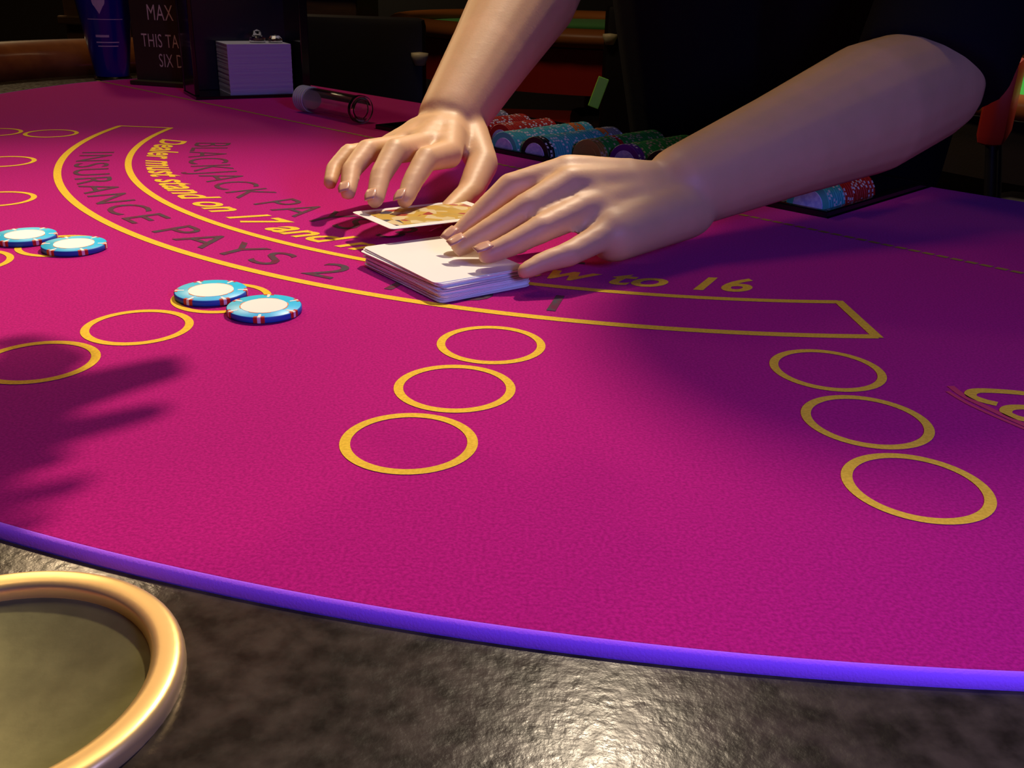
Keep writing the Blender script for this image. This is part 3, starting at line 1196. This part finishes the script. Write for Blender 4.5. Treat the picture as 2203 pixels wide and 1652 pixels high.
bm = bmesh.new()
box(bm, hpnt(0.032, 0.034, 0.0025), (0.160, 0.082, 0.004), hang, 0.0006)
build('base', bm, ACR_BLACK, hd)
bm = bmesh.new()
box(bm, hpnt(0.032, 0.070, 0.092), (0.160, 0.006, 0.175), hang, 0.001)
build('back_panel', bm, ACR_SMOKE, hd)
bm = bmesh.new()
box(bm, hpnt(-0.044, 0.038, 0.092), (0.006, 0.070, 0.175), hang, 0.001)
build('side_panel', bm, ACR_BLACK, hd)
bm = bmesh.new()
box(bm, hpnt(0.106, 0.034, 0.092), (0.012, 0.080, 0.175), hang, 0.001)
build('side_panel', bm, ACR_BLACK, hd)
# stack of used cards in it
bm = bmesh.new()
for k in range(44):
    z = 0.0046 + k * 0.0015
    box(bm, hpnt(CL / 2 + random.uniform(-.0002, .0002), CW / 2 + random.uniform(-.0002, .0002), z + 0.00072), (CL, CW, 0.00144), hang)
st = build('card_stack', bm, STACK, origin=hpnt(CL / 2, CW / 2, 0.0045))
tag(st, 'tall block of used playing cards with lavender edges in the black holder', 'cards', kind='stuff')
# clear plastic markers on the stack
bm = bmesh.new()
lathe(bm, [(0, 0), (0.011, 0), (0.011, 0.006), (0.007, 0.008), (0.005, 0.015), (0.0, 0.017)], hpnt(0.050, 0.030, 0.0708), seg=14)
o = build('plastic_marker', bm, ACR, origin=hpnt(0.050, 0.030, 0.0708))
tag(o, 'small clear faceted marker on top of the card block', 'marker')
bm = bmesh.new()
lathe(bm, [(0, 0), (0.010, 0), (0.010, 0.005), (0.006, 0.009), (0.0, 0.010)], hpnt(0.074, 0.026, 0.0708), seg=10)
o = build('plastic_marker', bm, ACR, origin=hpnt(0.074, 0.026, 0.0708))
tag(o, 'low clear marker at the right corner of the card block', 'marker')

# table sign
sg = empty('table_sign', (-0.510, 1.508, 0.0))
tag(sg, 'dark brown upright table sign lettered MAX behind the black holder', 'sign')
SD = Vector((0.964, -0.265, 0)).normalized()
SN = Vector((-0.265, -0.964, 0)).normalized()
sang = math.atan2(SD.y, SD.x)
S0 = Vector((-0.577, 1.527, 0))
bm = bmesh.new()
box(bm, S0 + SD * 0.070 + Vector((0, 0, 0.104)), (0.140, 0.006, 0.200), sang, 0.001)
build('panel', bm, SIGN, sg)
bm = bmesh.new()
box(bm, S0 + SD * 0.070 + Vector((0, 0, 0.0035)), (0.142, 0.040, 0.006), sang, 0.001)
build('foot', bm, SIGN, sg)
for s_, x0, z0, hgt, wd in (('MAX', 0.030, 0.0915, 0.0215, 0.043), ('THIS TA', 0.0155, 0.0540, 0.0185, 0.062), ('SIX D', 0.042, 0.0265, 0.0185, 0.040)):
    me = text_mesh(s_, 0, -0.004, 1.05, wd, hgt)
    for v in me.vertices:
        v.co = S0 + SD * (x0 + v.co.x) + Vector((0, 0, z0 + v.co.y)) + SN * 0.0033
    split_letters(me, LETTER, sg)

# blue cup on the rail
CB = Vector((-0.6475, 1.607, -0.004 + 0.0002))
cup = empty('blue_cup', CB)
tag(cup, 'dark blue tapered cup with white mark standing on the rail beside the sign', 'cup')
H_, RB, RT = 0.155, 0.0255, 0.047
bm = bmesh.new()
lathe(bm, [(0, 0.006), (RB, 0.006), (RT, H_), (RT - 0.002, H_), (RB - 0.002, 0.009), (0, 0.009)], CB, seg=56)
build('cup_body', bm, CUPB, cup, angle=40)
bm = bmesh.new()
lathe(bm, [(0, 0), (RB + 0.002, 0), (RB + 0.003, 0.002), (RB + 0.001, 0.0058), (0, 0.0058)], CB, seg=48)
build('cup_base', bm, ACR, cup, angle=40)


def cup_r(z):
    return RB + (RT - RB) * (z - 0.006) / (H_ - 0.006)


def cup_patch(bm, pts):
    vs = []
    for a, z in pts:
        r = cup_r(z) + 0.0004
        th = -PI / 2 + 0.38 + a / r
        vs.append(bm.verts.new(CB + Vector((r * math.cos(th), r * math.sin(th), z))))
    bm.faces.new(vs)


def cup_bar(name, a0, a1, z0, z1, n=8, m_=CUPMARK):
    bm = bmesh.new()
    for k in range(n):
        x0 = a0 + (a1 - a0) * k / n
        x1 = a0 + (a1 - a0) * (k + 1) / n
        cup_patch(bm, [(x0, z0), (x1, z0), (x1, z1), (x0, z1)])
    return build(name, bm, m_, cup)


bm = bmesh.new()
drop = []
for k in range(21):
    a = RAD(-50 + 280 * k / 20)
    drop.append((0.0095 * math.cos(a) - 0.008, 0.1175 + 0.0105 * math.sin(a)))
drop.append((-0.008, 0.0985))
cx, cz = -0.008, 0.1175
for (a0, z0), (a1, z1) in zip(drop, drop[1:] + drop[:1]):
    cup_patch(bm, [(cx, cz), (a0, z0), (a1, z1)])
build('cup_mark', bm, CUPMARK, cup)
cup_bar('cup_mark', -0.028, 0.026, 0.0905, 0.0915)
cup_bar('cup_mark', -0.018, 0.002, 0.0650, 0.0685)
cup_bar('cup_mark', -0.018, 0.016, 0.0568, 0.0585)
cup_bar('cup_mark', -0.016, 0.014, 0.0512, 0.0528)

# clear tube lying on the felt
TA, TB = Vector((-0.274, 1.277, 0.0163)), Vector((-0.192, 1.192, 0.0163))
ax = (TB - TA).normalized()
tube = empty('acrylic_tube', (TA + TB) / 2 - Vector((0, 0, 0.0163)))
tag(tube, 'clear acrylic tube with ridged cap lying on the felt beside the black holder', 'tube')
L = (TB - TA).length
bm = bmesh.new()
lathe(bm, [(0.0150, 0.012), (0.0150, L), (0.0118, L), (0.0118, 0.012)], TA, ax, 40, closed=True)
build('barrel', bm, ACR, tube, angle=40)
bm = bmesh.new()
prof = [(0, -0.004), (0.013, -0.004)]
for k in range(5):
    h = -0.003 + k * 0.0046
    prof += [(0.0160, h), (0.0160, h + 0.0022), (0.0142, h + 0.0030), (0.0142, h + 0.0040)]
prof += [(0.0150, 0.0205), (0, 0.0205)]
lathe(bm, prof, TA, ax, 40)
build('ridged_cap', bm, CAPM, tube, angle=30)
bm = bmesh.new()
lathe(bm, [(0, L + 0.0005), (0.0161, L + 0.0005), (0.0161, L + 0.007), (0.0145, L + 0.009), (0.0120, L + 0.009), (0.0120, L + 0.003), (0, L + 0.003)], TA, ax, 40)
build('end_cap', bm, ACR, tube, angle=30)

# ------------------------------------------------------------------ the dim room behind
RZ = FLOOR_Z


def far_table(name, c, R, felt_m, rail_m, apron_m, label, top=0.0):
    """half-round card table on a pedestal"""
    t = empty(name, (c[0], c[1], RZ))
    tag(t, label, 'table')
    bm = bmesh.new()
    lathe(bm, [(0, top - 0.02), (R - 0.09, top - 0.02), (R - 0.09, top), (0, top)], (c[0], c[1], 0), seg=48)
    build('felt_top', bm, felt_m, t)
    bm = bmesh.new()
    prof = [(R - 0.045 + 0.042 * math.cos(2 * PI * k / 12), top + 0.005 + 0.026 * math.sin(2 * PI * k / 12)) for k in range(12)]
    lathe(bm, prof, (c[0], c[1], 0), seg=56, closed=True)
    build('rail', bm, rail_m, t, smooth=True)
    bm = bmesh.new()
    lathe(bm, [(R - 0.10, top - 0.15), (R - 0.06, top - 0.15), (R - 0.06, top - 0.025), (R - 0.10, top - 0.025)], (c[0], c[1], 0), seg=48, closed=True)
    build('apron', bm, apron_m, t)
    bm = bmesh.new()
    lathe(bm, [(0, RZ + 0.001), (0.32, RZ + 0.001), (0.30, RZ + 0.05), (0.12, RZ + 0.09), (0.10, top - 0.16), (0.25, top - 0.03), (0, top - 0.03)], (c[0], c[1], 0), seg=28)
    build('pedestal', bm, WOODB, t, angle=40)
    return t


far_table('card_table', (0.33, 3.62), 0.80, GREENF, WOODR, REDV, 'green felt card table with wooden rim in the dark behind the raised arm')
far_table('card_table', (1.60, 2.58), 0.82, GREENF2, WOODR, APRON, 'bright green felt table with orange wooden rim past the elbow', -0.060)


def chair(c, rot, back_m, label, back_w=0.36, back_top=0.06, cap=True, seat_m=None, back_h=0.38):
    """high casino chair: padded back with caps, seat, four legs, foot rail"""
    t = empty('high_chair', (c[0], c[1], RZ))
    tag(t, label, 'chair', 'high chairs round the room')
    R3 = Matrix.Rotation(rot, 3, 'Z')

    def P(x, y, z):
        return R3 @ Vector((x, y, 0)) + Vector((c[0], c[1], z))
    bm = bmesh.new()
    box(bm, P(0, 0, back_top - back_h / 2), (back_w, 0.05, back_h), R3, 0.018)
    build('backrest', bm, back_m, t, angle=40)
    bm = bmesh.new()
    box(bm, P(0, 0.22, -0.25), (0.40, 0.40, 0.08), R3, 0.025)
    build('seat', bm, seat_m or back_m, t, angle=40)
    for sx in (-1, 1):
        for sy in (0, 1):
            bm = bmesh.new()
            capsule(bm, P(sx * 0.15, 0.05 + sy * 0.32, -0.28), P(sx * 0.18, 0.03 + sy * 0.36, RZ + 0.014), 0.014, 0.012, 10)
            build('leg', bm, STEEL, t, smooth=True)
        bm = bmesh.new()
        capsule(bm, P(sx * 0.17, 0.035, -0.62), P(sx * 0.17, 0.38, -0.62), 0.009, 0.009, 8)
        build('foot_rail', bm, STEEL, t, smooth=True)
        bm = bmesh.new()
        capsule(bm, P(sx * (back_w / 2 - 0.03), 0, back_top - back_h + 0.02), P(sx * (back_w / 2 - 0.03), 0.03, -0.25), 0.012, 0.012, 8)
        build('back_post', bm, BLACKV, t, smooth=True)
        if cap:
            bm = bmesh.new()
            lathe(bm, [(0, -0.012), (0.011, -0.012), (0.019, 0.006), (0.019, 0.014), (0, 0.016)], P(sx * (back_w / 2 - 0.008), -0.032, back_top - 0.085), seg=16)
            build('back_cap', bm, CREAM, t, smooth=True)
    return t


chair((-0.365, 2.30), RAD(-4), BLACKV, 'black padded high chair behind the clear tube', 0.30, 0.072)
chair((0.395, 2.75), RAD(6), BLACKV, 'black padded high chair hidden behind the dealer', 0.36, 0.10)
chair((0.880, 1.86), RAD(241), REDV, 'red padded high chair seen past the elbow', 0.15, 0.055, False, BLACKV, 0.15)

# wooden podium and bench rail behind
pod = empty('wooden_podium', (-0.80, 2.96, RZ))
tag(pod, 'brown wooden podium behind the black holder', 'podium')
bm = bmesh.new()
box(bm, (-0.83, 2.96, -0.19), (0.78, 0.42, 1.44), None, 0.01)
build('body', bm, WOODB, pod)
for z in (0.115, 0.02):
    bm = bmesh.new()
    box(bm, (-0.83, 2.742, z), (0.80, 0.018, 0.022), None, 0.004)
    build('moulding', bm, WOODR if z > 0.1 else WOODB, pod)
bm = bmesh.new()
box(bm, (-0.83, 2.96, 0.545), (0.84, 0.48, 0.03), None, 0.006)
build('top', bm, WOODB, pod)

bench = empty('bench', (-0.2, 5.6, RZ))
tag(bench, 'long dark bench with yellowish wooden top rail along the back wall', 'bench')
bm = bmesh.new()
box(bm, (-0.1, 5.75, -0.42), (2.6, 0.12, 1.0), None, 0.02)
build('backrest', bm, BLACKV, bench)
bm = bmesh.new()
box(bm, (-0.1, 5.69, 0.145), (2.64, 0.10, 0.035), None, 0.008)
build('top_rail', bm, GOLDC, bench)
bm = bmesh.new()
box(bm, (-0.1, 5.48, -0.60), (2.6, 0.44, 0.12), None, 0.03)
build('seat', bm, REDV, bench)
bm = bmesh.new()
box(bm, (-0.1, 5.52, -0.79), (2.5, 0.34, 0.26), None, 0.01)
build('plinth', bm, WOODB, bench)
